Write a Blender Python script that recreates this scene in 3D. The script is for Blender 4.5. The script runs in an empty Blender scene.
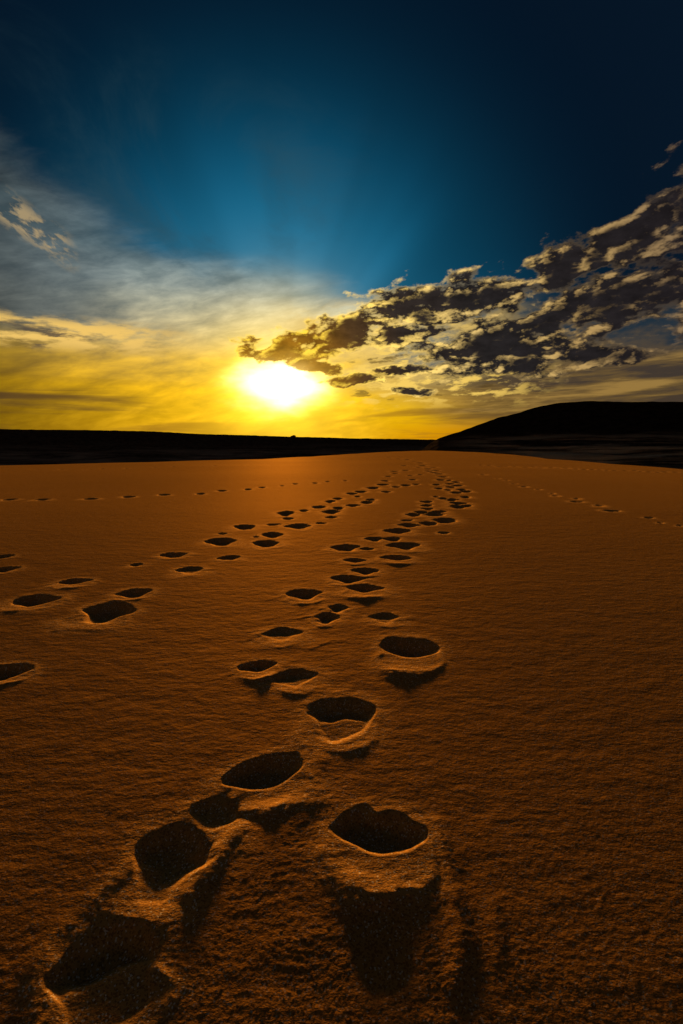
import bpy, math, random
import numpy as np

SKY_ONLY = False
C = bpy.context.scene.collection
rad = math.radians
SUN_AZ, SUN_EL = -6.55, 6.7            # degrees, azimuth from +Y towards +X
CAM_H = 0.80
F_PX, PITCH = 512.0, rad(7.235)

# ------------------------------------------------------------------ helpers
def tag(o, label=None, cat=None, group=None, kind=None):
    if label: o['label'] = label
    if cat: o['category'] = cat
    if group: o['group'] = group
    if kind: o['kind'] = kind
    return o

def sstep(a, b, x):
    t = np.clip((x - a) / (b - a), 0, 1)
    return t * t * (3 - 2 * t)

_rng = np.random.RandomState(7)
_PERM = np.concatenate([_rng.permutation(4096)] * 2).astype(np.int32)
_ANG = _rng.rand(4096) * 2 * math.pi
_GX, _GY = np.cos(_ANG).astype(np.float32), np.sin(_ANG).astype(np.float32)

def perlin(x, y, seed=0):
    xi = np.floor(x); yi = np.floor(y)
    fx = (x - xi).astype(np.float32); fy = (y - yi).astype(np.float32)
    xi = xi.astype(np.int64) + seed * 131; yi = yi.astype(np.int64) + seed * 57
    u = fx * fx * fx * (fx * (fx * 6 - 15) + 10); v = fy * fy * fy * (fy * (fy * 6 - 15) + 10)
    def g(ix, iy, dx, dy):
        h = _PERM[(_PERM[ix & 4095] + iy) & 4095]
        return _GX[h] * dx + _GY[h] * dy
    a = g(xi, yi, fx, fy); b = g(xi + 1, yi, fx - 1, fy)
    c = g(xi, yi + 1, fx, fy - 1); d = g(xi + 1, yi + 1, fx - 1, fy - 1)
    return (a + u * (b - a)) * (1 - v) + (c + u * (d - c)) * v * 1.0

def make_mesh(name, co, faces, mat, loc=(0, 0, 0), parent=None, ngon=4):
    me = bpy.data.meshes.new(name)
    nv, nf = len(co), len(faces)
    me.vertices.add(nv); me.loops.add(nf * ngon); me.polygons.add(nf)
    me.vertices.foreach_set('co', np.ascontiguousarray(co, dtype=np.float32).ravel())
    me.loops.foreach_set('vertex_index', np.ascontiguousarray(faces, dtype=np.int32).ravel())
    me.polygons.foreach_set('loop_start', np.arange(0, nf * ngon, ngon, dtype=np.int32))
    me.polygons.foreach_set('use_smooth', np.ones(nf, dtype=bool))
    me.update(calc_edges=True)
    me.materials.append(mat)
    o = bpy.data.objects.new(name, me)
    o.location = loc
    C.objects.link(o)
    if parent: o.parent = parent
    return o

# --------------------------------------------------- node expression builder
class G:
    def __init__(s, tree): s.t = tree
    def n(s, kind, **kw):
        nd = s.t.nodes.new(kind)
        for k, v in kw.items(): setattr(nd, k, v)
        return nd
    def put(s, sock, v):
        if isinstance(v, bpy.types.NodeSocket): s.t.links.new(v, sock)
        else: sock.default_value = v
    def m(s, op, a, b=0.0, c=0.0, clamp=False):
        nd = s.n('ShaderNodeMath', operation=op, use_clamp=clamp)
        s.put(nd.inputs[0], a); s.put(nd.inputs[1], b); s.put(nd.inputs[2], c)
        return nd.outputs[0]
    def add(s, a, b): return s.m('ADD', a, b)
    def sub(s, a, b): return s.m('SUBTRACT', a, b)
    def mul(s, a, b): return s.m('MULTIPLY', a, b)
    def ma(s, a, b, c): return s.m('MULTIPLY_ADD', a, b, c)
    def ss(s, lo, hi, x):
        nd = s.n('ShaderNodeMapRange', interpolation_type='SMOOTHSTEP', clamp=True)
        s.put(nd.inputs['Value'], x); nd.inputs['From Min'].default_value = lo; nd.inputs['From Max'].default_value = hi
        return nd.outputs['Result']
    def win(s, x, a, b, c, d):           # rises a..b, falls c..d
        return s.mul(s.ss(a, b, x), s.sub(1.0, s.ss(c, d, x)))
    def xyz(s, x, y, z=0.0):
        nd = s.n('ShaderNodeCombineXYZ')
        for i, v in enumerate((x, y, z)): s.put(nd.inputs[i], v)
        return nd.outputs[0]
    def noise(s, vec, scale=1.0, detail=6.0, rough=0.55, dist=0.0, lac=2.0):
        nd = s.n('ShaderNodeTexNoise')
        s.put(nd.inputs['Vector'], vec)
        nd.inputs['Scale'].default_value = scale; nd.inputs['Detail'].default_value = detail
        nd.inputs['Roughness'].default_value = rough; nd.inputs['Distortion'].default_value = dist
        nd.inputs['Lacunarity'].default_value = lac
        return nd.outputs[0]
    def ramp(s, x, lo, hi, stops, interp='LINEAR'):   # stops: (x, rgb or value)
        nd = s.n('ShaderNodeValToRGB'); cr = nd.color_ramp; cr.interpolation = interp
        x01 = s.m('DIVIDE', s.sub(x, lo), hi - lo, clamp=True)
        s.put(nd.inputs[0], x01)
        while len(cr.elements) > 1: cr.elements.remove(cr.elements[0])
        for i, (p, c) in enumerate(stops):
            p = (p - lo) / (hi - lo)
            el = cr.elements[0] if i == 0 else cr.elements.new(p)
            el.position = p
            el.color = (*(c if isinstance(c, tuple) else (c, c, c)), 1)
        return nd.outputs[0]
    def mix(s, f, a, b):
        nd = s.n('ShaderNodeMix', data_type='RGBA', clamp_factor=True)
        s.put(nd.inputs[0], f)
        for sock, v in ((nd.inputs[6], a), (nd.inputs[7], b)):
            s.put(sock, (*v, 1) if isinstance(v, tuple) else v)
        return nd.outputs[2]
    def col(s, op, a, b, f=1.0):
        nd = s.n('ShaderNodeMix', data_type='RGBA', blend_type=op, clamp_factor=True)
        s.put(nd.inputs[0], f)
        for sock, v in ((nd.inputs[6], a), (nd.inputs[7], b)):
            s.put(sock, (*v, 1) if isinstance(v, tuple) else v)
        return nd.outputs[2]
    def scale(s, c, f):                  # colour * scalar
        nd = s.n('ShaderNodeVectorMath', operation='SCALE')
        s.put(nd.inputs[0], c); s.put(nd.inputs['Scale'], f)
        return nd.outputs[0]

# --------------------------------------------------------------------- sky
def build_world():
    w = bpy.data.worlds.new('World'); bpy.context.scene.world = w
    w.use_nodes = True
    t = w.node_tree; t.nodes.clear(); g = G(t)
    out = g.n('ShaderNodeOutputWorld'); bg = g.n('ShaderNodeBackground')
    t.links.new(bg.outputs[0], out.inputs[0])
    nish = g.n('ShaderNodeTexSky', sky_type='NISHITA')
    nish.sun_disc = False
    nish.sun_elevation = rad(SUN_EL); nish.sun_rotation = rad(SUN_AZ)
    nish.dust_density = 2.0; nish.ozone_density = 2.0
    tc = g.n('ShaderNodeTexCoord'); sp = g.n('ShaderNodeSeparateXYZ')
    d = tc.outputs['Generated']
    t.links.new(d, sp.inputs[0])
    dx, dy, dz = sp.outputs
    DEG = 180 / math.pi
    az = g.mul(g.m('ARCTAN2', dx, dy), DEG)
    el = g.mul(g.m('ARCSINE', dz), DEG)
    S = (math.sin(rad(SUN_AZ)) * math.cos(rad(SUN_EL)), math.cos(rad(SUN_AZ)) * math.cos(rad(SUN_EL)), math.sin(rad(SUN_EL)))
    dot = g.n('ShaderNodeVectorMath', operation='DOT_PRODUCT')
    t.links.new(d, dot.inputs[0]); dot.inputs[1].default_value = S
    ds = g.mul(g.m('ARCCOSINE', g.m('MINIMUM', dot.outputs['Value'], 1.0)), DEG)
    a0 = g.sub(az, SUN_AZ); e0 = g.sub(el, SUN_EL)

    # clear evening sky: deep blue thinning out away from the sun
    clear = g.ramp(ds, 0, 180, [(0, (.60, .50, .20)), (7, (.34, .33, .22)), (10, (.10, .19, .22)), (13, (.010, .125, .220)),
                                (19, (.002, .066, .128)), (25, (.001, .028, .058)), (31, (.0006, .007, .018)), (38, (.0006, .0035, .010)), (60, (.004, .010, .020)), (95, (.011, .015, .022)), (180, (.015, .021, .030))], 'B_SPLINE')
    clear = g.col('ADD', clear, g.col('MULTIPLY', nish.outputs[0], (.0004, .0012, .0020)))
    # shade line thrown up into the air by the cloud bank, right of the sun
    ang = g.mul(g.m('ARCTAN2', e0, a0), DEG)
    beam = g.mul(g.ss(34, 52, ang), g.win(ds, 6, 10, 16, 28))
    clear = g.scale(clear, g.ma(beam, .35, g.ma(g.win(ds, 8, 12, 18, 30), -.08, 1.0)))

    # warm air along the horizon
    hcol = g.ramp(ds, 0, 180, [(0, (1.0, .75, .02)), (6, (.95, .66, .0)), (12, (.90, .52, .0)), (20, (.66, .34, .004)), (27, (.30, .145, .012)), (38, (.10, .06, .022)), (70, (.03, .03, .03)), (180, (.012, .015, .022))])
    left = g.sub(1.0, g.ss(-14, 4, az))
    htop = g.ramp(az, -60, 30, [(-60, .12), (-33, .20), (-24, .25), (-14, .31), (-4, .25), (8, .19), (30, .19)])
    htop = g.mul(htop, 40.0)
    hw = g.sub(1.0, g.ss(0.0, 1.0, g.m('DIVIDE', g.sub(el, 3.0), htop)))
    hcol = g.mix(g.mul(g.sub(1.0, g.ss(.3, 4.2, el)), .75), hcol, g.col('MULTIPLY', hcol, (.86, .56, .2)))
    sky = g.mix(hw, clear, hcol)

    # thin high veil spreading to the left
    vrot = g.xyz(g.mul(g.ma(el, .22, az), .055), g.mul(g.ma(az, -.16, el), .17), 2.0)
    vn = g.noise(vrot, 1.0, 9, .60, .6)
    fine = g.noise(g.xyz(g.mul(g.ma(el, .3, az), .22), g.mul(g.ma(az, -.2, el), .75), 9.0), 1.0, 6, .6, .3)
    # upper edge of the veil slopes down to the right
    vtop = g.ramp(az, -60, 20, [(-60, 30 / 40), (-33, 26.5 / 40), (-24, 22.5 / 40), (-15, 19.0 / 40), (-6, 17.5 / 40), (1, 16.5 / 40), (5, 15.0 / 40), (12, 8 / 40)])
    vh = g.sub(g.mul(vtop, 40.0), el)
    vmask = g.mul(g.ss(-1.5, 3.5, g.ma(g.sub(vn, .5), 9.0, vh)), g.sub(1.0, g.ss(1, 10, az)))
    vcol = g.ramp(el, 0, 40, [(0, (.80, .42, .01)), (6, (.98, .53, .010)), (9, (.92, .54, .05)), (11.5, (.74, .56, .22)), (14, (.60, .54, .33)), (16, (.40, .43, .36)), (19, (.13, .22, .26)), (23, (.03, .085, .12)), (40, (.004, .02, .035))])
    vdim = g.ramp(az, -90, 20, [(-90, .1), (-40, .16), (-32, .34), (-26, .60), (-20, .84), (-13, .95), (-6, 1.0), (20, .8)])
    cool = g.mul(g.sub(1.0, g.ss(-30, -15, az)), g.ss(9.5, 12.5, el))
    vcol = g.mix(g.mul(cool, .85), vcol, (.20, .25, .26))
    vdim = g.mul(vdim, g.ma(g.sub(fine, .5), 1.7, g.ma(g.sub(vn, .5), 1.3, 1.0)))
    sky = g.mix(g.mul(vmask, g.ma(fine, .5, .62)), sky, g.scale(vcol, vdim))

    mott = g.mul(g.ss(.42, .72, g.noise(g.xyz(g.mul(g.ma(el, .5, az), .06), g.mul(el, .10), 21.0), 1.0, 8, .62, .5)), g.mul(g.sub(1.0, g.ss(-12, 8, az)), g.win(el, 12, 18, 26, 36)))
    sky = g.mix(g.mul(mott, .55), sky, (.030, .068, .085))
    rays = g.noise(g.xyz(g.mul(ang, .045), g.mul(ds, .02), 3.0), 1.0, 2, .5, .3)
    rays = g.mul(g.sub(g.ss(.34, .66, rays), .5), g.mul(g.win(ds, 6, 12, 20, 33), g.ss(5, 25, ang)))
    sky = g.scale(sky, g.ma(rays, .17, 1.0))
    # haze streaks low over the horizon
    sn = g.noise(g.xyz(g.mul(az, .045), g.mul(g.ma(az, -.03, el), .55), 4.0), 1.0, 8, .58, .5)
    sm = g.mul(g.ss(.50, .64, sn), g.sub(1.0, g.ss(4.5, 7.0, el)))
    scol = g.ramp(ds, 0, 180, [(0, (.9, .55, .02)), (7, (.62, .33, .008)), (14, (.36, .17, .012)), (24, (.12, .055, .014)), (38, (.04, .026, .016)), (180, (.01, .01, .012))])
    sky = g.mix(g.mul(sm, g.mul(g.ss(3.0, 9.0, ds), .8)), sky, scol)

    # glow of the sun
    dn = g.noise(g.xyz(g.mul(az, .22), g.mul(el, .5), 1.0), 1.0, 4, .5)
    es = g.m('SQRT', g.add(g.mul(a0, a0), g.mul(g.mul(g.add(e0, .0), 1.75), g.mul(e0, 1.75))))
    es = g.ma(g.sub(dn, .5), 4.2, es)
    halo = g.m('POWER', g.sub(1.0, g.ss(0.0, 15.0, ds)), 2.0)
    sky = g.col('ADD', sky, g.scale(g.mix(.0, (1.0, .66, .05), (1, 1, 1)), g.mul(halo, .75)))
    core = g.m('POWER', g.sub(1.0, g.ss(1.6, 8.4, es)), 1.5)

    # heaped cloud bank climbing to the right: heaps (azimuth, elevation, half width, half height, lean)
    heaps = [(-6.3, 10.4, 4.1, 1.2, .01), (.4, 12.2, 3.5, 1.5, .17), (-2.6, 8.7, 2.9, .5, -.09), (12.0, 15.2, 7.6, 1.4, .06),
             (6.9, 8.1, 3.0, .5, -.02), (.9, 7.4, 2.8, .45, 0), (16.7, 10.2, 6.8, 2.2, .04), (25.4, 8.8, 3.7, .8, -.07),
             (22.5, 17.2, 3.0, 1.5, .37), (26.8, 13.7, 5.2, 1.8, .14), (29.4, 18.9, 2.6, 1.8, .44), (31.4, 13.9, 2.4, 1.6, .29),
             (32.8, 21.0, 2.4, 1.6, .4), (36.1, 19.9, 4.0, 3.6, .09), (38.7, 12.0, 5.2, 2.6, -.04), (6.3, 11.8, 4.2, .7, .07),
             (8.4, 14.1, 4.2, .8, .05), (25.5, 18.1, 2.8, 1.3, .35), (8.0, 6.0, 2.1, .3, 0), (20.9, 12.3, 4.6, .9, .17)]
    wob = g.noise(g.xyz(g.mul(az, .20), g.mul(el, .34), 3.7), 1.0, 3, .55)
    azw = g.ma(g.sub(wob, .5), 5.0, az); elw = g.ma(g.sub(wob, .5), -2.2, el)
    field = None
    for ha, he, hw_, hh, sl in heaps:
        u = g.sub(azw, ha)
        v = g.ma(u, -sl, g.sub(elw, he))
        u = g.mul(u, 1 / (hw_ * 1.12)); v = g.mul(v, 1 / (hh * 1.2))
        q = g.m('SQRT', g.ma(u, u, g.mul(v, v)))
        field = q if field is None else g.m('SMOOTH_MIN', field, q, .12)
    field = g.sub(1.0, g.m('MINIMUM', field, 2.7))
    def lump(oa, oe, det):
        pa = g.add(az, oa); pe = g.add(el, oe)
        return g.noise(g.xyz(g.ma(pe, .13, g.mul(pa, .34)), g.ma(pa, -.10, g.mul(pe, .66)), 6.1), 1.0, det, .57, .12)
    n0 = lump(0, 0, 9)
    n1 = lump(-.45, .42, 4)
    dens = g.add(g.ma(g.sub(n0, .5), 3.1, field), .14)
    alpha = g.ss(-.22, .30, dens)
    thick = g.ss(-.10, .26, dens)
    rim = g.ss(.0, .16, g.sub(n0, n1))
    edge = g.ramp(ds, 0, 180, [(0, (1.3, .9, .10)), (6, (1.4, .92, .07)), (12, (1.55, 1.05, .22)), (20, (1.10, .75, .24)), (30, (.62, .39, .13)), (42, (.20, .13, .08)), (180, (.02, .02, .02))])
    dark = g.ramp(ds, 0, 180, [(0, (.36, .17, .008)), (5, (.20, .085, .006)), (9, (.060, .030, .010)), (14, (.021, .015, .012)), (22, (.0125, .0105, .0105)), (40, (.010, .008, .009)), (180, (.006, .006, .007))])
    tone = g.noise(g.xyz(g.mul(az, .5), g.mul(el, .9), 8.0), 1.0, 6, .6)
    dark = g.scale(dark, g.ma(tone, 2.6, .1))
    up_lit = g.mul(rim, g.sub(1.0, g.ss(.35, 1.05, dens)))
    through = g.ramp(ds, 0, 180, [(0, .95), (11, .85), (18, .42), (28, .26), (40, .2), (180, .2)])      # thin edges let the sun through
    thin_edge = g.mul(g.sub(1.0, thick), g.ma(g.ss(-.04, .12, g.sub(n0, n1)), .75, through))
    lit = g.m('MAXIMUM', thin_edge, g.mul(up_lit, .85))
    ccol = g.mix(lit, dark, edge)
    # thin bright cloud behind the bank, glowing between its lumps
    glowgap = g.mul(g.win(el, 5.0, 8.0, 12.5, 16.0), g.win(az, -9, -1, 12, 22))
    thin = g.ss(.36, .60, g.noise(g.xyz(g.mul(az, .22), g.mul(g.ma(az, -.08, el), .6), 5.2), 1.0, 7, .6))
    sky = g.mix(g.mul(glowgap, g.mul(thin, .95)), sky, (.78, .52, .13))
    greyg = g.mul(g.win(el, 4.0, 7.5, 11.0, 15.5), g.ss(12, 24, az))
    sky = g.mix(g.mul(greyg, .72), sky, g.mix(thin, (.020, .036, .052), (.095, .072, .048)))
    low = g.noise(g.xyz(g.mul(az, .085), g.mul(g.ma(az, -.03, el), .85), 7.7), 1.0, 7, .6, .2)
    lowm = g.mul(g.win(el, 1.5, 4.0, 7.5, 10.0), g.ss(6, 16, az))
    sky = g.mix(g.mul(lowm, .85), sky, g.ramp(low, 0, 1, [(0, (.035, .026, .022)), (.42, (.055, .038, .026)), (.52, (.15, .090, .028)), (.62, (.34, .20, .05)), (1, (.40, .24, .06))]))
    # broken golden cloudlets between the sun and the hill
    c5 = g.noise(g.xyz(g.mul(az, .34), g.mul(g.ma(az, -.05, el), 1.15), 31.0), 1.0, 7, .6, .15)
    w5 = g.mul(g.win(el, 3.6, 6.0, 9.5, 12.5), g.win(az, -2, 3, 15, 24))
    sky = g.mix(g.mul(g.mul(g.ss(.50, .62, c5), w5), .85), sky, (1.0, .66, .13))
    sky = g.mix(g.mul(g.mul(g.sub(1.0, g.ss(.34, .43, c5)), w5), .7), sky, (.10, .058, .016))
    sky = g.mix(alpha, sky, ccol)

    # small broken clouds, upper left and low left
    def puffs(cz, sa, se, tilt, off):
        e2 = g.ma(az, tilt, el)
        return g.noise(g.xyz(g.mul(az, sa), g.mul(e2, se), off), 1.0, 7, .6, .1)
    p1 = puffs(0, .55, .95, .35, 12.0)
    l1 = g.sub(g.ma(g.sub(az, -32.0), -.55, 20.6), el)        # line falling to the right
    r1 = g.mul(g.sub(1.0, g.ss(.6, 2.0, g.m('ABSOLUTE', l1))), g.sub(1.0, g.ss(-28, -25.5, az)))
    a1 = g.mul(g.ss(.46, .60, p1), r1)
    sky = g.mix(g.mul(a1, .85), sky, (.42, .31, .16))
    p2 = puffs(0, .20, .75, -.05, 15.0)
    r2 = g.mul(g.win(el, 8.6, 10.2, 11.2, 12.6), g.sub(1.0, g.ss(-23, -13, az)))
    sky = g.mix(g.mul(g.ss(.42, .58, p2), r2), sky, (.88, .56, .14))
    p3 = puffs(0, .24, .85, -.05, 15.35)
    r3 = g.mul(g.win(el, 8.4, 9.8, 10.6, 11.6), g.sub(1.0, g.ss(-28, -21, az)))
    sky = g.mix(g.mul(g.ss(.50, .62, p3), g.mul(r3, .9)), sky, (.085, .065, .05))
    r4 = g.mul(g.win(el, 2.6, 3.6, 4.6, 6.0), g.sub(1.0, g.ss(-27, -17, az)))
    sky = g.mix(g.mul(g.ss(.40, .58, sn), g.mul(r4, .8)), sky, (.085, .045, .016))

    # the sun itself burns through whatever is thin before it
    core = g.mul(core, g.ma(g.mul(alpha, thick), -.75, 1.0))
    sky = g.col('ADD', sky, g.scale(g.mix(core, (1.0, .7, .1), (1.0, .97, .86)), g.mul(core, 1.7)))
    sky = g.mix(g.ss(-.5, -6, el), sky, (.01, .008, .006))
    t.links.new(sky, bg.inputs[0])
    bg.inputs['Strength'].default_value = .72

build_world()

# ------------------------------------------------------------- camera, sun
cd = bpy.data.cameras.new('camera'); cam = bpy.data.objects.new('camera', cd); C.objects.link(cam)
cd.sensor_fit = 'VERTICAL'; cd.sensor_height = 36; cd.lens = 18
cd.clip_start = 0.02; cd.clip_end = 6000
cam.location = (0, 0, CAM_H); cam.rotation_euler = (math.pi / 2 - PITCH, 0, 0)
bpy.context.scene.camera = cam
ld = bpy.data.lights.new('sun', 'SUN'); sun = bpy.data.objects.new('sun', ld); C.objects.link(sun)
ld.energy = 5.0; ld.angle = rad(2.0); ld.color = (1.0, .575, .14)
sun.rotation_euler = (math.pi / 2 - rad(SUN_EL), 0, math.pi - rad(SUN_AZ))
sc = bpy.context.scene
sc.view_settings.view_transform = 'Standard'; sc.view_settings.look = 'None'
sc.view_settings.exposure = 0.48; sc.view_settings.gamma = 1.0
sc.cycles.max_bounces = 4; sc.cycles.diffuse_bounces = 1
sc.cycles.use_denoising = True

if SKY_ONLY: raise SystemExit(0)
LAYERS = [(.60, .0020, 1.6, 32), (.25, .0007, 1.6, 33), (.09, .00035, 2.2, 34), (.04, .00024, 2.8, 35), (.02, .00018, 1.6, 36), (.009, .00030, 1.15, 37), (.0045, .00034, 1.0, 38)]   # wavelength, height, stretch, seed
BUMP = .0004
# ------------------------------------------------------------------ terrain
CREST = [(-180, 20), (-60, 15), (-33.7, 16), (-25.6, 17), (-15.6, 19.5), (-8.8, 22), (-1.3, 31), (4.3, 52), (9.8, 80), (15.2, 52), (22.1, 25), (28.5, 17.8), (33.7, 14.3), (50, 11.5), (75, 12), (180, 20)]
CR_A = np.array([c[0] for c in CREST], float); CR_R = np.array([c[1] for c in CREST], float) * 1.13
SLOPE, LAM = 0.127, 2.25

def base_z(x, y):
    """The dune: it climbs away from the camera, levels out and drops behind its crest."""
    yy = np.maximum(y, -1.0)
    z = SLOPE * LAM * (1 - np.exp(-yy / LAM)) + np.minimum(y + 1.0, 0) * 0.05
    r = np.hypot(x, y)
    z = z + .020 * perlin(x / 3.1 + 5.2, y / 3.9, 3) * np.clip(r / 3, .3, 1) + .05 * perlin(x / 17, y / 17 + 3.3, 4) * sstep(5, 20, r) + .022 * perlin(x / 2.3 + 1.7, y / 4.1, 5) * sstep(9, 16, r)
    az = np.degrees(np.arctan2(x, y))
    rc = np.exp(np.interp(az, CR_A, np.log(CR_R)))
    over = r - rc; k = np.maximum(.05 * rc, .4)
    sp = np.where(over / k > 20, over, k * np.log1p(np.exp(np.clip(over / k, -30, 20))))
    return z - 4.2 * (1 - np.exp(-.085 * sp / 4.2))

def ground_at(px, py):
    """Where the line of sight through a picture point meets the dune (used once, to measure the trail)."""
    px = np.atleast_1d(np.asarray(px, float)); py = np.atleast_1d(np.asarray(py, float))
    X = (px - 341.5) / F_PX; Z = (512 - py) / F_PX
    dy = math.cos(PITCH) + Z * math.sin(PITCH); dz = Z * math.cos(PITCH) - math.sin(PITCH)
    t = np.full(px.shape, .2); done = np.zeros(px.shape, bool); prev = t.copy()
    for _ in range(900):
        h = CAM_H + t * dz - base_z(t * X, t * dy)
        done |= h <= 0
        prev = np.where(done, prev, t); t = np.where(done, t, t * 1.012)
    lo, hi = prev.copy(), t.copy()
    for _ in range(30):
        mid = .5 * (lo + hi); h = CAM_H + mid * dz - base_z(mid * X, mid * dy)
        lo = np.where(h > 0, mid, lo); hi = np.where(h > 0, hi, mid)
    return np.stack([hi * X, hi * dy], -1)

# Footprints as seen in the picture: x, y, width, height, turn in degrees, depth, mound, label, group
NEAR = 'deep footprints in the foreground'
MID = 'footprints of the crowded trail'
LFT = 'footprints of the straighter trail to its left'
SID = 'footprints at the left side'
P = [
 (106, 980, 112, 112, -6, .8, .25, 'deepest nearest footprint, dark heel hollow with a broad lit sandy floor', NEAR),
 (379, 842, 90, 74, 0, 1.0, 1.35, 'deep dark hole with a lit crescent lip and a long sand ridge trailing beside it', NEAR),
 (342, 719, 68, 46, 0, .95, .35, 'round footprint with a lit pad of sand inside, just beyond the deep crescent hole', NEAR),
 (408, 653, 60, 30, 0, 1.1, 1.3, 'wide oval footprint with a bright lip, alone right of the trail', NEAR),
 (259, 668, 38, 15, 8, 1.0, 1.2, 'small hollow with a lit bank, left half of a touching pair', NEAR),
 (294, 681, 48, 24, 6, .5, .6, 'shallow footprint with a lit floor, right half of a touching pair', NEAR),
 (282, 636, 44, 18, 0, .34, .5, 'shallow ring shaped footprint with a pale floor', MID),
 (326, 619, 27, 13, -14, 1.0, .4, 'small dark almond shaped hollow with a drag line curling below it', MID),
 (337, 609, 24, 9, -10, .6, .4, 'small shallow print touching the top of an almond shaped hollow', MID),
 (386, 619, 34, 12, 0, .36, .4, 'shallow flat footprint split by a lit bar of sand', MID),
 (304, 596, 36, 13, 6, 1.0, .5, 'arched dark footprint with pushed up flanks left of the trail', MID),
 (364, 590, 44, 12, 0, 1.1, 1.3, 'large oval footprint with a lit lip and a dark bank below', MID),
 (347, 580, 34, 9, 0, 1.0, .5, 'dark footprint overlapping the upper left of a larger oval one', MID),
 (366, 572, 27, 8, 0, 1.0, .5, 'dark lens shaped footprint with a lit right end', MID),
 (355, 561, 26, 6, 0, .8, .6, 'thin dark footprint with a pale lip left of a double one', MID),
 (397, 558, 34, 6, 0, 1.0, 1.2, 'double layered footprint crossed by a thin lit bar', MID),
 (346, 548, 30, 8, 0, 1.0, .4, 'clean dark footprint left of the crowded trail', MID),
 (367, 549, 16, 3, 0, .5, .3, 'faint scuff to the right of a clean dark footprint', MID),
 (406, 547, 38, 9, 12, 1.1, .6, 'broad dark footprint with a ragged right side', MID),
 (375, 539.5, 20, 5, 0, .9, .4, 'left print of a small pair with lit edges', MID),
 (393, 539.5, 20, 5, 0, .9, .4, 'right print of a small pair with lit edges', MID),
 (398, 532, 28, 7, 6, 1.1, .5, 'long dark footprint above the small pair', MID),
 (409, 526, 22, 5, 0, 1.0, .4, 'dark footprint touching its right neighbour in the trail', MID),
 (428, 524, 20, 4.5, 8, 1.0, .4, 'dark footprint touching its left neighbour in the trail', MID),
 (446, 521, 26, 6, 0, 1.2, .4, 'largest dark footprint at the right side of the trail', MID),
 (444, 533, 14, 3, 8, .5, .3, 'faint lone print off the right side of the crowded trail', MID),
 (222, 542.5, 34, 9, 6, 1.2, .4, 'largest dark footprint of the straighter trail', LFT),
 (267, 544.4, 29, 8, 4, 1.1, .4, 'dark footprint right of the largest one in the straighter trail', LFT),
 (272.6, 535.5, 24, 6.5, 0, 1.1, .4, 'dark footprint closely behind another in the straighter trail', LFT),
 (298, 527, 25, 6.5, 4, 1.1, .4, 'dark footprint standing clear on the right of the straighter trail', LFT),
 (244.5, 527.5, 24, 6, 4, 1.1, .4, 'dark footprint standing clear on the left of the straighter trail', LFT),
 (229, 557.5, 24, 4, 4, .8, .4, 'thin shallow print below the largest one of the straighter trail', LFT),
 (285.5, 514, 20, 5.5, 4, 1.1, .4, 'lone dark footprint farther along the left of the straighter trail', LFT),
 (174, 555, 27, 5, 4, 1.0, .4, 'thin dark footprint at the near end of the straighter trail', LFT),
 (190, 571, 28, 9, 0, .5, .5, 'arched footprint with a lit lower lip at the near end of the straighter trail', LFT),
 (102, 615, 58, 21, -32, 1.3, .4, 'big black pointed footprint in the left foreground, largest of its cluster', SID),
 (134, 592.7, 35, 7, 0, 1.0, .5, 'flat dark footprint just above the big black pointed one', SID),
 (32, 602.5, 47, 13, -18, 1.2, .6, 'long dark oval footprint with a lit right tip', SID),
 (73, 582.5, 32, 7.5, -12, 1.0, .8, 'dark footprint with a shaded bank running down to its left', SID),
 (5, 674, 46, 18, -18, 1.2, .6, 'lowest dark footprint, cut off by the left border', SID),
 (4, 570, 26, 6, -6, 1.0, .4, 'lower one of two thin prints cut off by the left border', SID),
 (2, 557, 20, 4, -4, 1.0, .4, 'upper one of two thin prints cut off by the left border', SID),
 (136, 564.6, 16, 2.5, 0, .6, .3, 'faint small print alone between the left cluster and the trail', SID),
]
# the long double print in the left foreground: three hollows trodden into each other
LONG = [(268, 778, 86, 46, 8, .9, 1.0), (214, 820, 62, 46, -25, .30, .8), (166, 868, 84, 84, -32, .62, .55)]
ORD = ['first', 'second', 'third', 'fourth', 'fifth', 'sixth', 'seventh', 'eighth', 'ninth', 'tenth', 'eleventh', 'twelfth', 'thirteenth', 'fourteenth', 'fifteenth', 'sixteenth', 'seventeenth', 'eighteenth', 'nineteenth', 'twentieth']
row = [(9, 499.8, 15), (42, 499.8, 16), (90.5, 499, 16), (128.5, 497, 15), (164, 495, 13), (200.6, 494, 11), (222, 491, 11), (248, 489.6, 10), (262, 487.7, 9), (282, 486.3, 6), (295, 484.4, 7), (315.5, 483.5, 8), (327.6, 482, 7), (345, 481.3, 6)]
P += [(x, y, w, 1.8, 0, .9, .4, f'{ORD[i]} print from the left in the dotted line crossing below the dark ridge', 'dotted line of footprints below the ridge') for i, (x, y, w) in enumerate(row)]
rgt = [(681, 526, 9, 2), (661, 523, 8, 1.6), (649, 518, 12, 1.6), (611, 511, 18, 2.2), (600, 506, 11, 2.6), (576.6, 502, 14, 1.8), (577, 499, 9, 2), (556, 496, 9, 1.6), (553, 493.7, 7, 1.5), (539, 490, 7, 1.8), (524.6, 487, 9, 1.6), (514, 484, 7, 1.4), (507, 480.6, 6, 1.3), (498, 479, 6, 1.3), (483, 475, 8, 1.2)]
P += [(x, y, w, h, 0, .42, .4, f'{ORD[i]} faint print from the near end of the sparse line crossing the bare right side', 'sparse line of faint footprints on the right') for i, (x, y, w, h) in enumerate(rgt)]
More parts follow.
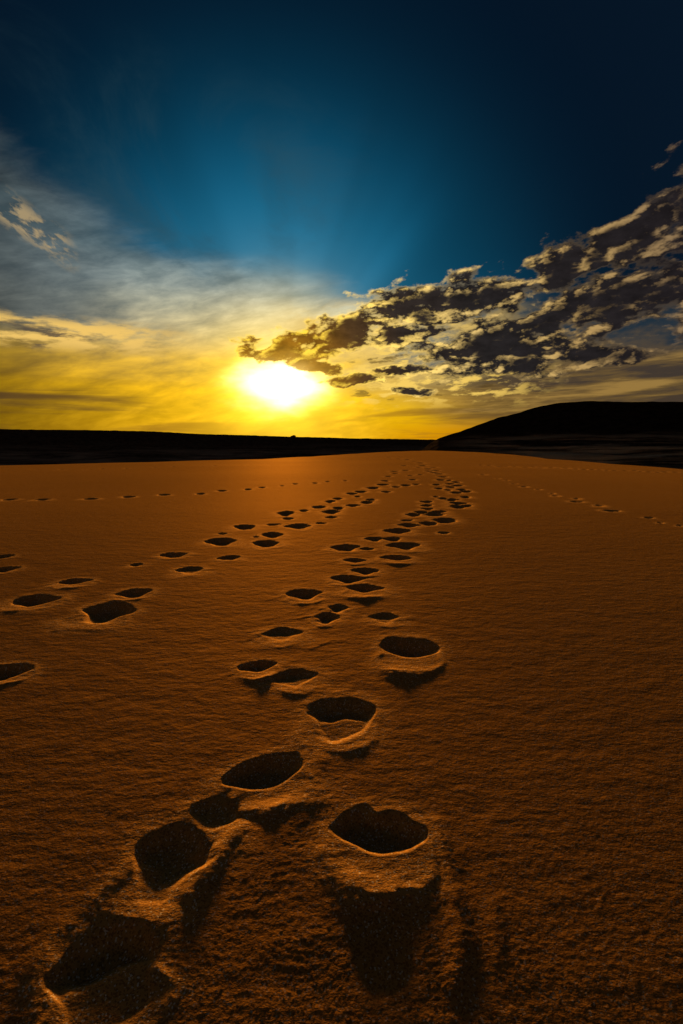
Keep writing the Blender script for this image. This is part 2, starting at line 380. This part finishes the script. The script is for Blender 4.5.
strait = [(272.6, 524.5, 16, 2), (222, 534, 12, 2), (256, 537, 8, 1.6), (304, 511, 10, 2.4), (288, 519, 12, 2.4), (319.4, 507.4, 16, 3.4), (330, 501.8, 13, 2.8), (338, 499, 12, 2.6), (331, 512.3, 22, 5), (338, 508.5, 12, 3), (331, 517.5, 14, 2.6), (320.6, 523.6, 12, 2), (339, 498.7, 8, 2), (340, 509, 10, 3), (352.9, 505.7, 17, 3), (367, 502.7, 16, 3.6), (371.6, 500, 12, 2.4), (357.6, 497, 8, 2), (351.7, 494, 12, 2.6), (361, 492, 14, 2.8), (372.8, 488.6, 16, 3.6), (383, 485, 14, 2.6), (386.4, 493, 12, 4.2), (396, 488, 10, 3.4), (405.6, 485.8, 13, 2.8), (416, 484.7, 9, 2), (412.6, 480.4, 9, 2.4), (385.7, 481.6, 10, 2.4), (388, 477, 9, 2.2), (395, 474, 8, 1.8), (394, 472, 10, 2), (405.6, 471, 9, 2)]
P += [(x, y, w, h, 0, 1.0, .4, 'small dark print among the many along the far half of the straighter trail', 'small far prints of the straighter trail') for x, y, w, h in strait]
far = [(406.7, 520.5, 14, 2), (413.8, 515, 18, 4.4), (421, 512.4, 18, 3), (434, 514.6, 26, 5.4), (440.7, 511.8, 16, 2.6), (427.8, 509, 14, 2.4), (426.6, 505.7, 14, 2.4), (426.6, 502, 14, 2.6), (459.4, 507, 24, 4.4), (458.3, 503.4, 20, 3), (468, 506, 10, 3), (452, 500, 16, 3), (443, 498.7, 12, 2.4), (466.5, 497.8, 12, 3), (466, 491.7, 14, 2.6), (456.4, 493, 14, 2.6), (461.8, 490, 12, 2.2), (436, 497, 8, 1.8), (439.5, 489, 12, 2.6), (448, 490.3, 10, 2), (451, 487.6, 12, 2.4), (458, 486, 12, 2.4), (436.5, 485, 10, 2), (450, 484.2, 10, 1.9), (456, 482.5, 11, 2), (440.7, 480.4, 12, 2.3), (449, 480.8, 8, 1.8), (443, 477.4, 11, 2), (429, 472, 10, 2.4), (434, 473.4, 9, 2), (439.5, 474.6, 10, 2.2), (436, 471, 9, 1.8), (433.7, 468, 9, 1.6), (423, 466, 10, 1.8), (421, 463.4, 9, 1.4), (415, 461.7, 8, 1.3), (408, 460, 8, 1.2), (398.5, 459.2, 8, 1.2), (389, 458, 7, 1.1), (428, 469.5, 8, 1.6), (419, 468, 7, 1.3), (404, 466, 8, 1.3), (410, 476, 7, 1.4), (420, 475, 7, 1.3)]
P += [(x, y, w, h, 0, 1.0, .4, 'small dark print among the many where the crowded trail winds away to the hill', 'small far prints of the crowded trail') for x, y, w, h in far]
_r = random.Random(4)
sc_ = [(482 + i * 8.4 + _r.uniform(-2, 2), 466 + i * .3 + _r.uniform(-.7, .7), _r.uniform(5, 9), 1.1) for i in range(24)]
sc_ += [(36 + i * 23 + _r.uniform(-6, 6), 470 - i * .45 + _r.uniform(-.5, .5), _r.uniform(4, 7), .9) for i in range(11)]
P += [(x, y, w, h, 0, .6, .6, 'tiny scuffed print in the far line along the edge of the ' + ('right hand sand' if x > 400 else 'left hand sand'), 'far scuffed line at the ' + ('right' if x > 400 else 'left')) for x, y, w, h in sc_]

class Print: pass
pits, things = [], []
rnd = random.Random(11)
PADS = {(106, 980): 1.16, (342, 719): 1.0, (294, 681): .9, (282, 636): .9, (386, 619): .8, (190, 571): .7, (366, 572): .4, (304, 596): .4}
def add_pit(owner, x, y, w, h, rot, dep, mound):
    pad = PADS.get((x, y), 0)
    g = Print(); g.owner = owner; g.w_px = w
    (c, l, r_, t, b) = ground_at([x, x - w / 2, x + w / 2, x, x], [y, y, y, y - h / 2, y + h / 2])
    g.c = c; wid = min(math.hypot(*(r_ - l)), .34); ln = math.hypot(*(t - b))
    if math.hypot(*c) > 45: return
    g.A = wid / 2
    g.B = min(max(ln / 2, .45 * wid), .95 * wid) if w < 60 else ln / 2
    far_ = t
    if w < 60:                                     # keep the far lip, which the picture shows, where it is
        u = c / np.hypot(*c); g.c = far_ - u * g.B
    th = math.atan2(g.c[0], g.c[1]) + rad(-rot if rot < 0 else -rot)
    th = math.atan2(g.c[0], g.c[1]) - rad(rot)
    g.fw = np.array([math.sin(th), math.cos(th)]); g.sd = np.array([math.cos(th), -math.sin(th)])
    g.D = min(max(.19 * wid, .014), .030) * dep
    g.pa = 2.2 if w >= 60 else rnd.uniform(1.35, 1.9); g.pb = rnd.uniform(2.0, 2.6); g.bend = rnd.uniform(-.22, .22); g.waist = rnd.uniform(.06, .30); g.notch = (x, y) == (379, 842); g.tap = rnd.uniform(-.05, .22); g.M = .0041 * mound ** 1.35; g.mnd = mound; g.dep = dep; g.pad = min(pad, 1); g.psz = 1 + 2.5 * max(pad - 1, 0) + (.25 if pad > 1 else 0); yy_ = max(g.c[1], .3); g.lit = math.tan(rad(SUN_EL)) - SLOPE * math.exp(-yy_ / LAM)
    pits.append(g); return g
for p in P:
    t = dict(label=p[7], group=p[8], w=p[2]); things.append(t); add_pit(len(things) - 1, *p[:7])
t = dict(label='long double footprint of three joined hollows with a lit ridge between them', group=NEAR, w=120); things.append(t)
for q in LONG: add_pit(len(things) - 1, *q)
# sand pushed up into loose ridges: polyline of picture points, half width m, height m, owner index
RIDGES = [([(272, 785), (215, 825), (160, 885)],   .055, -.0022, len(things) - 1), ([(108, 945), (112, 1000), (110, 1060)], .060, -.0015, 0), ([(374, 918), (380, 945), (384, 965)], .036, -.003, 1),
          ([(437, 822), (452, 880), (462, 930), (455, 985)], .017, .0024, 1), ([(484, 872), (496, 905), (497, 960)], .012, .0009, 1),
          ([(332, 640), (318, 646), (306, 650)], .009, .0009, 7), ([(243, 790), (222, 806)], .018, .0015, len(things) - 1),
          ([(238, 828), (205, 868), (194, 892)], .020, .005, len(things) - 1), ([(322, 752), (310, 800), (285, 830)], .018, .0015, len(things) - 1),
          ([(60, 925), (40, 960), (30, 1010)], .018, .002, 0), ([(130, 862), (112, 890)], .016, .0015, len(things) - 1)]

# polar sheet of sand, finest in front of the camera
rs = list(np.geomspace(.03, .44, 14)); r = .44
while r < 28:
    rs.append(r); r += min(((r * r + .64) / .8) / F_PX * .62, .045 if r < 14 else .06)
while r < 4000:
    rs.append(r); r += max(.06, (r - 26) * .05)
R = np.array(rs)
A1 = np.radians(np.arange(-57, 57.0001, .082))
A = np.concatenate([np.radians(np.arange(-180, -57.5, 3.0)), A1, np.radians(np.arange(60, 180, 3.0))])
nr, na = len(R), len(A)
RR, AA = np.meshgrid(R, A, indexing='ij')
X = RR * np.sin(AA); Y = RR * np.cos(AA)
Z = base_z(X, Y)
cell = np.maximum(np.gradient(R)[:, None] * np.ones_like(AA), RR * np.radians(.082) * np.where(np.abs(AA) < rad(57.2), 1, 36))

# pits and rims
owner = np.full(X.shape, -1, np.int32); zone = np.zeros(X.shape, np.int8); qbest = np.full(X.shape, 9.0, np.float32)
calm = np.zeros(X.shape, np.float32); slump = np.zeros(X.shape, np.float32); dzp = np.zeros(X.shape, np.float32); pit = np.zeros(X.shape, np.float32); dip = np.zeros(X.shape, np.float32)
ca, sa_ = A1[0], A1[1] - A1[0]; i0 = int(np.searchsorted(A, A1[0] - 1e-9))
def window(c, reach):
    rc_ = math.hypot(*c); ac = math.atan2(c[0], c[1])
    r0, r1 = np.searchsorted(R, [max(rc_ - reach, .03), rc_ + reach])
    da = math.asin(min(.95, reach / max(rc_, .01)))
    a0, a1 = np.searchsorted(A, [ac - da, ac + da])
    return slice(int(r0), int(r1) + 1), slice(int(a0), int(a1) + 1)
for k, g in enumerate(pits):
    reach = 2.9 * max(g.A, g.B)
    W = window(g.c, reach)
    x = X[W] - g.c[0]; y = Y[W] - g.c[1]
    a = (x * g.sd[0] + y * g.sd[1]) / g.A; b = (x * g.fw[0] + y * g.fw[1]) / g.B
    s_ = 1 / g.A
    jit = .24 * perlin(X[W] * s_ * .8 + k * 7.3, Y[W] * s_ * .8, 11) + .09 * perlin(X[W] * s_ * 2.2, Y[W] * s_ * 2.2 + k, 12) + .025 * perlin(X[W] * s_ * 6, Y[W] * s_ * 6, 13)
    a2 = (a + g.bend * (b * b - .3)) * (1 + g.tap * b)                                        # ball wider than heel
    a2 = a2 / (1 - g.waist * np.exp(-((b + .12) / .30) ** 2))
    q = (np.abs(a2) ** g.pa + np.abs(b) ** g.pb) ** (2 / (g.pa + g.pb)) + jit * 1.2
    if g.notch: q = q + .30 * np.exp(-((a + .05) / .20) ** 2) * sstep(.25, .85, b)
    near = sstep(.45, -.45, b)                                     # 1 on the side towards the camera
    soft = (.30 + .70 * float(sstep(.2, 1.1, g.mnd))) * near
    inner = .50 * (1 - near) + (.40 - 1.15 * soft) * near
    outer = 1.12 * (1 - near) + (1.16 - .80 * soft) * near
    wall = 1 - np.clip((q - inner) / (outer - inner), 0, 1)
    wall = wall * wall * (3 - 2 * wall) * (1 - soft) + wall ** 1.55 * soft
    floor = 1 + .18 * perlin(X[W] * s_ * 1.5 + 3, Y[W] * s_ * 1.5 + k, 14) - .22 * np.exp(-((b + .1) / .25) ** 2) * (np.abs(a) < 1.2)
    h = -g.D * wall * floor
    if g.pad:                                                       # sand slumped back into the print
        pz = -(.0005 + .62 * g.lit * g.B * (1 - b))
        pw = sstep(.30 * g.psz, -.15, b + 1.5 * jit) * sstep(.98, .50, np.abs(a) + jit) * g.pad
        h = h * (1 - pw) + np.maximum(h, pz) * pw
    side = .5 + 1.0 * perlin(a * .9 + k * 3.1, b * .9, 15)
    rimh = g.D * .05 * np.exp(-((q - 1.20) / .14) ** 2) * np.clip(side, .0, 1.2) * (1 - .6 * (1 - near))
    q1 = 1.16 + .20 * soft
    md = g.M * np.exp(-((q - q1) / np.where(q < q1, .46, .28)) ** 2) * near * np.exp(-(np.abs(a + .25 * g.bend) / .78) ** 2) * (.8 + .5 * perlin(a * 1.3 + k, b * .6, 18))
    crumb = (rimh + md) * .28 * perlin(X[W] * 60, Y[W] * 60, 16) * (cell[W] < .01)
    pit[W] = np.minimum(pit[W], h)
    dzp[W] = np.maximum(dzp[W], rimh + md + crumb)
    qmax = 1.75 if g.w_px > 13 else 1.5
    better = (q < qmax) & (q < qbest[W])
    owner[W] = np.where(better, g.owner, owner[W]); qbest[W] = np.where(better, q, qbest[W])
    calm[W] = np.maximum(calm[W], sstep(1.35, 1.0, q))
    slump[W] = np.maximum(slump[W], sstep(1.85, 1.15, q))
for k, g in enumerate(pits):                     # loose arms of sand kicked out beside a print
    if not 22 < g.w_px < 50: continue
    for s in (-1, 1):
        if rnd.random() < .45: continue
        l0 = rnd.uniform(1.5, 2.2); b0 = rnd.uniform(-.3, .5)
        arm = [g.c + g.sd * s * g.A * q_ + g.fw * g.B * (b0 - t_) for q_, t_ in ((.85, -.1), (.5 * (l0 + .85), .25), (l0, rnd.uniform(.3, 1.0)))]
        RIDGES.append((np.array(arm), rnd.uniform(.10, .16) * g.A + .004, rnd.uniform(.0006, .0013), g.owner))
for pts, hw, hh, own in RIDGES:
    gp = pts if isinstance(pts, np.ndarray) else ground_at([p[0] for p in pts], [p[1] for p in pts])
    L = np.hypot(*(gp[-1] - gp[0])); W = window(gp.mean(0), L / 2 + 5 * hw)
    x, y = X[W], Y[W]; dm = np.full(x.shape, 9.0); tm = np.zeros(x.shape)
    for s in range(len(gp) - 1):
        p0, p1 = gp[s], gp[s + 1]; v = p1 - p0; l2 = v @ v
        tt = np.clip(((x - p0[0]) * v[0] + (y - p0[1]) * v[1]) / l2, 0, 1)
        d_ = np.hypot(x - p0[0] - tt * v[0], y - p0[1] - tt * v[1])
        tm = np.where(d_ < dm, (s + tt) / (len(gp) - 1), tm); dm = np.minimum(dm, d_)
    dm = dm + hw * .5 * perlin(x / hw / 3.2, y / hw / 3.2, 21) + hw * .12 * perlin(x / hw / .7, y / hw / .7, 22)
    hgt = hh * np.exp(-(dm / hw) ** 2) * (.55 + .45 * np.sin(np.pi * np.clip(tm * .9 + .08, 0, 1)))
    if hh > 0: dzp[W] = np.maximum(dzp[W], hgt)
    else: dip[W] = np.minimum(dip[W], hh * np.exp(-(dm / hw) ** 4))
    m_ = (dm < hw * (1.7 if hh > 0 else 1.15)) & (qbest[W] > 1.05)
    owner[W] = np.where(m_, own, owner[W]); qbest[W] = np.where(m_, 1.4, qbest[W])

# wind-worn roughness of the surface: lumps, crumbs, grains (each only where the sheet is fine enough to hold it)
rough = np.zeros(X.shape, np.float32)
warpx = .03 * perlin(X / .13, Y / .13, 30); warpy = .03 * perlin(X / .13 + 9, Y / .13, 31)
for lam, amp, st, sd in LAYERS:
    wgt = sstep(.50, .22, cell / lam)
    if lam < .1: sel = cell < .5 * lam
    else: sel = np.ones(X.shape, bool)
    rows_ = np.where(sel.any(1))[0]; lo_, hi_ = rows_[0], rows_[-1] + 1
    rough[lo_:hi_] += (amp * wgt[lo_:hi_] * perlin((X + warpx)[lo_:hi_] / (lam * st) + sd, (Y + warpy)[lo_:hi_] / lam, sd)).astype(np.float32)
patch = .75 + .9 * perlin(X / .21 + 4, Y / .12, 40)
rough *= np.clip(patch, .75, 1.15) * (1 - .70 * calm)
Z = Z + pit + dzp * np.where(pit < 0, .25 + .75 * sstep(-.028, -.004, pit), 1) + dip + rough
Z = Z.astype(np.float32)
V = np.stack([X, Y, Z], -1)

idx = np.arange(nr * na).reshape(nr, na)
nxt = np.roll(idx, -1, 1)
F = np.stack([idx[:-1], nxt[:-1], nxt[1:], idx[1:]], -1).reshape(-1, 4)
f_owner = owner[:-1].reshape(-1).copy(); f_q = qbest[:-1].reshape(-1)
Vf = V.reshape(-1, 3); Sf = np.clip(slump, 0, 1).reshape(-1)

# ------------------------------------------------------------------ materials
def sand_material():
    m = bpy.data.materials.new('sand'); m.use_nodes = True
    t = m.node_tree; g = G(t); b = t.nodes['Principled BSDF']
    pos = g.n('ShaderNodeNewGeometry').outputs['Position']
    big = g.noise(pos, 1.3, 4, .55); fine = g.noise(pos, 60, 4, .7)
    vor = g.n('ShaderNodeTexVoronoi'); vor.inputs['Scale'].default_value = 420; g.put(vor.inputs['Vector'], pos)
    sepv = g.n('ShaderNodeSeparateColor'); t.links.new(vor.outputs['Color'], sepv.inputs[0])
    c = g.mix(g.ss(.3, .7, big), (.44, .205, .055), (.52, .245, .068))
    c = g.mix(g.mul(g.ss(.35, .7, fine), .35), c, (.34, .13, .018))
    c = g.mix(g.ss(.66, .74, sepv.outputs[0]), c, (.20, .09, .03))         # darker grains
    c = g.mix(g.ss(.93, .94, sepv.outputs[1]), c, (.72, .58, .42))        # pale quartz grains
    c = g.mix(g.n('ShaderNodeAttribute', attribute_name='slump').outputs['Fac'], c, g.scale(c, 1.32))    # loose sand lightened: extra sunlight on the print lips put into its colour
    t.nodes.remove(b)
    df = g.n('ShaderNodeBsdfDiffuse'); gl = g.n('ShaderNodeBsdfGlossy'); mx = g.n('ShaderNodeMixShader')
    t.links.new(c, df.inputs[0]); sl = g.n('ShaderNodeAttribute', attribute_name='slump').outputs['Fac']; g.put(df.inputs['Roughness'], g.sub(1.0, sl))
    gl.inputs['Color'].default_value = (.48, .212, .036, 1); gl.inputs['Roughness'].default_value = .82   # light carried on through the quartz grains
    mx.inputs[0].default_value = .36
    t.links.new(df.outputs[0], mx.inputs[1]); t.links.new(gl.outputs[0], mx.inputs[2])
    t.links.new(mx.outputs[0], t.nodes['Material Output'].inputs[0])
    sx = g.n('ShaderNodeVectorMath', operation='MULTIPLY'); t.links.new(pos, sx.inputs[0]); sx.inputs[1].default_value = (8.5, 15, 15)
    n1 = g.mul(g.noise(pos, 300, 3, .7), 1.25); n2 = g.noise(pos, 75, 3, .6); n3 = g.noise(sx.outputs[0], 1.0, 5, .62); n4 = g.noise(sx.outputs[0], 3.1, 4, .6)
    bm = g.n('ShaderNodeBump'); bm.inputs['Strength'].default_value = 1.0; bm.inputs['Distance'].default_value = BUMP
    g.put(bm.inputs['Height'], g.ma(n4, 5.0, g.ma(n3, 10.0, g.ma(n2, .9, n1))))
    t.links.new(bm.outputs[0], df.inputs['Normal']); t.links.new(bm.outputs[0], gl.inputs['Normal'])
    return m

def rock_material(name, dark, pale, band):
    m = bpy.data.materials.new(name); m.use_nodes = True
    t = m.node_tree; g = G(t); b = t.nodes['Principled BSDF']
    pos = g.n('ShaderNodeNewGeometry').outputs['Position']
    sp = g.n('ShaderNodeSeparateXYZ'); t.links.new(pos, sp.inputs[0]); x, y, z = sp.outputs
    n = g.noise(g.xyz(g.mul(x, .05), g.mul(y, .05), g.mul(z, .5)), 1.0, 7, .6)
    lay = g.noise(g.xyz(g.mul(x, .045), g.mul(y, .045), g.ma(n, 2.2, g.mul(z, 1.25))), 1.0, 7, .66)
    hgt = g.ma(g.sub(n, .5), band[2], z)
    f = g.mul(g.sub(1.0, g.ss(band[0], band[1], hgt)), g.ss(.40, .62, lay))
    if band[3]: f = g.mul(f, g.ss(15, 32, x))  # pale bands left out of the left flank: shade put into the colour
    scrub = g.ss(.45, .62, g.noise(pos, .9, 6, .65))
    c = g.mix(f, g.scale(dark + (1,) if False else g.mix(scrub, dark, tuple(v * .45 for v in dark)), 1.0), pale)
    t.nodes.remove(b)
    df = g.n('ShaderNodeBsdfDiffuse'); t.links.new(c, df.inputs[0])
    bm = g.n('ShaderNodeBump'); bm.inputs['Strength'].default_value = .7; bm.inputs['Distance'].default_value = .4
    g.put(bm.inputs['Height'], g.noise(pos, .8, 6, .65)); t.links.new(bm.outputs[0], df.inputs['Normal'])
    t.links.new(df.outputs[0], t.nodes['Material Output'].inputs[0])
    return m

SAND = sand_material()

# ------------------------------------------------------- the sand and its prints
def sub_mesh(name, faces, loc=(0, 0, 0), parent=None, off=None):
    u, inv = np.unique(faces, return_inverse=True)
    co = Vf[u] - np.array(loc if off is None else off, np.float32)
    o = make_mesh(name, co, inv.reshape(-1, 4), SAND, loc, parent)
    at = o.data.attributes.new('slump', 'FLOAT', 'POINT')          # 0 weathered crust, 1 loose sand turned up by a foot
    at.data.foreach_set('value', np.ascontiguousarray(Sf[u], dtype=np.float32))
    return o


def tidy(own):
    """Stray crumbs of a print's faces cut off from its main piece go back to the open sand."""
    W_ = na
    for i in range(len(things)):
        for inner_ in ((True, False) if things[i]['w'] > 13 else (None,)):
            ids = np.where(own == i)[0]
            if inner_ is not None: ids = ids[(f_q[ids] < 1.06) == inner_]
            left_ = set(ids.tolist()); parts = []
            while left_:
                st = [left_.pop()]; comp = [st[0]]
                while st:
                    c_ = st.pop()
                    for n_ in (c_ - 1, c_ + 1, c_ - W_, c_ + W_):
                        if n_ in left_: left_.discard(n_); st.append(n_); comp.append(n_)
                parts.append(comp)
            parts.sort(key=len)
            for comp in parts[:-1]: own[comp] = -1
tidy(f_owner)
order = np.argsort(f_owner, kind='stable'); fo = f_owner[order]
tag(sub_mesh('sand', F[f_owner < 0]), kind='structure')
for i, t in enumerate(things):
    s0, s1 = np.searchsorted(fo, [i, i + 1])
    ids = order[s0:s1]
    if len(ids) == 0: continue
    fc = F[ids]; c = Vf[fc[:, 0]].mean(0); loc = tuple(float(v) for v in c)
    if t['w'] > 13:
        root = bpy.data.objects.new('footprint', None); root.location = loc; root.empty_display_size = .1; C.objects.link(root)
        qq = f_q[ids]; zero = (0, 0, 0)
        inn = qq < 1.06
        if inn.any(): sub_mesh('hollow', fc[inn], zero, root, loc)
        if (~inn).any(): sub_mesh('rim', fc[~inn], zero, root, loc)
    else:
        root = sub_mesh('footprint', fc, loc)
    tag(root, t['label'], 'footprint', t['group'])

# --------------------------------------------------------------- hill and ridge
def land(name, az0, az1, prof, r0, rc, r1, mat, low, ledges=0.0, seed=1, na_=420, nr_=130):
    az = np.linspace(az0, az1, na_)
    T = np.interp(az, [p[0] for p in prof], [p[1] for p in prof])
    tt = np.concatenate([np.linspace(0, 1, nr_), 1 + np.linspace(.03, 1.0, 30)])
    TT, AZ = np.meshgrid(tt, az, indexing='ij')
    rr = np.where(TT <= 1, r0 + (rc - r0) * TT, rc + (r1 - rc) * (TT - 1))
    x = rr * np.sin(np.radians(AZ)); y = rr * np.cos(np.radians(AZ))
    n = perlin(x / 14, y / 14, seed) * .6 + perlin(x / 5, y / 5, seed + 1) * .3 + perlin(x / 1.7, y / 1.7, seed + 2) * .12
    rise = np.clip(TT, 0, 1)
    if ledges:
        st = rise * 9 + n * .9
        fr = st - np.floor(st)
        stepped = (np.floor(st) + sstep(.35, .95, fr)) / 9
        k = ledges * sstep(.62, .40, rise)
        rise = rise * (1 - k) + stepped * k
    rise = np.where(rise < .0, 0, rise)
    shape = rise * (.85 + .15 * rise)
    Tm = T[None, :]
    top = CAM_H + rc * np.tan(np.radians(Tm))
    z = low + (top - low) * shape + n * .55 * np.clip(rise * 3, .2, 1) * np.clip(1 - .6 * rise, .3, 1) + .16 * np.abs(perlin(x / 2.1, y / 2.1, seed + 7)) * (rise > .5)
    z = z - np.where(TT > 1, (TT - 1) ** 1.3 * (top - low) * 1.15, 0)
    v = np.stack([x, y, z], -1).reshape(-1, 3)
    ix = np.arange(v.shape[0]).reshape(x.shape)
    f = np.stack([ix[:-1, :-1], ix[:-1, 1:], ix[1:, 1:], ix[1:, :-1]], -1).reshape(-1, 4)
    return tag(make_mesh(name, v, f, mat), kind='structure')

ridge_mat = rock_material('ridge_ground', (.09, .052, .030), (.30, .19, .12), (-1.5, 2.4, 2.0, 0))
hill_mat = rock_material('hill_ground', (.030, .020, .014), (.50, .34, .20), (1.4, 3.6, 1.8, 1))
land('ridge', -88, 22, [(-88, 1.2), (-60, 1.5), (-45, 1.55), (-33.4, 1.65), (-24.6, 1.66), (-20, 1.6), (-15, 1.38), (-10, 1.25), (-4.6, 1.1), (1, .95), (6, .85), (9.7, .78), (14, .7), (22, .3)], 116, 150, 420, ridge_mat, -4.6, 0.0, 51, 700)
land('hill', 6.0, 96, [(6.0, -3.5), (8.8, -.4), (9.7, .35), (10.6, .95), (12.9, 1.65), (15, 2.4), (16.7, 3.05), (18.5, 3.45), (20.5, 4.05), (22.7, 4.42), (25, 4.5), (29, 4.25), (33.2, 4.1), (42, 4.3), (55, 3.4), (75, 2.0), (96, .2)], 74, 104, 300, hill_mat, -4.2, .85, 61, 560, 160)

# boulder on the skyline of the ridge
import bmesh
bm = bmesh.new(); bmesh.ops.create_icosphere(bm, subdivisions=4, radius=1)
for v in bm.verts:
    p = v.co.copy(); k = 1 + .22 * math.sin(3.1 * p.x + 1) * math.cos(2.7 * p.y) + .12 * math.sin(7 * p.z + 4 * p.x) + .06 * math.sin(13 * p.y + 9 * p.x)
    v.co = (p.x * .95 * k, p.y * .8 * k, max(p.z, -.5) * .40 * k)
me = bpy.data.meshes.new('boulder'); bm.to_mesh(me); bm.free()
for pl in me.polygons: pl.use_smooth = True
me.materials.append(ridge_mat)
bo = bpy.data.objects.new('boulder', me); C.objects.link(bo)
ba, br = rad(-5.35), 149
bo.location = (br * math.sin(ba), br * math.cos(ba), CAM_H + br * math.tan(rad(1.12)) - .05)
tag(bo, 'small dark boulder on the skyline of the low ridge, almost below the sun', 'boulder')
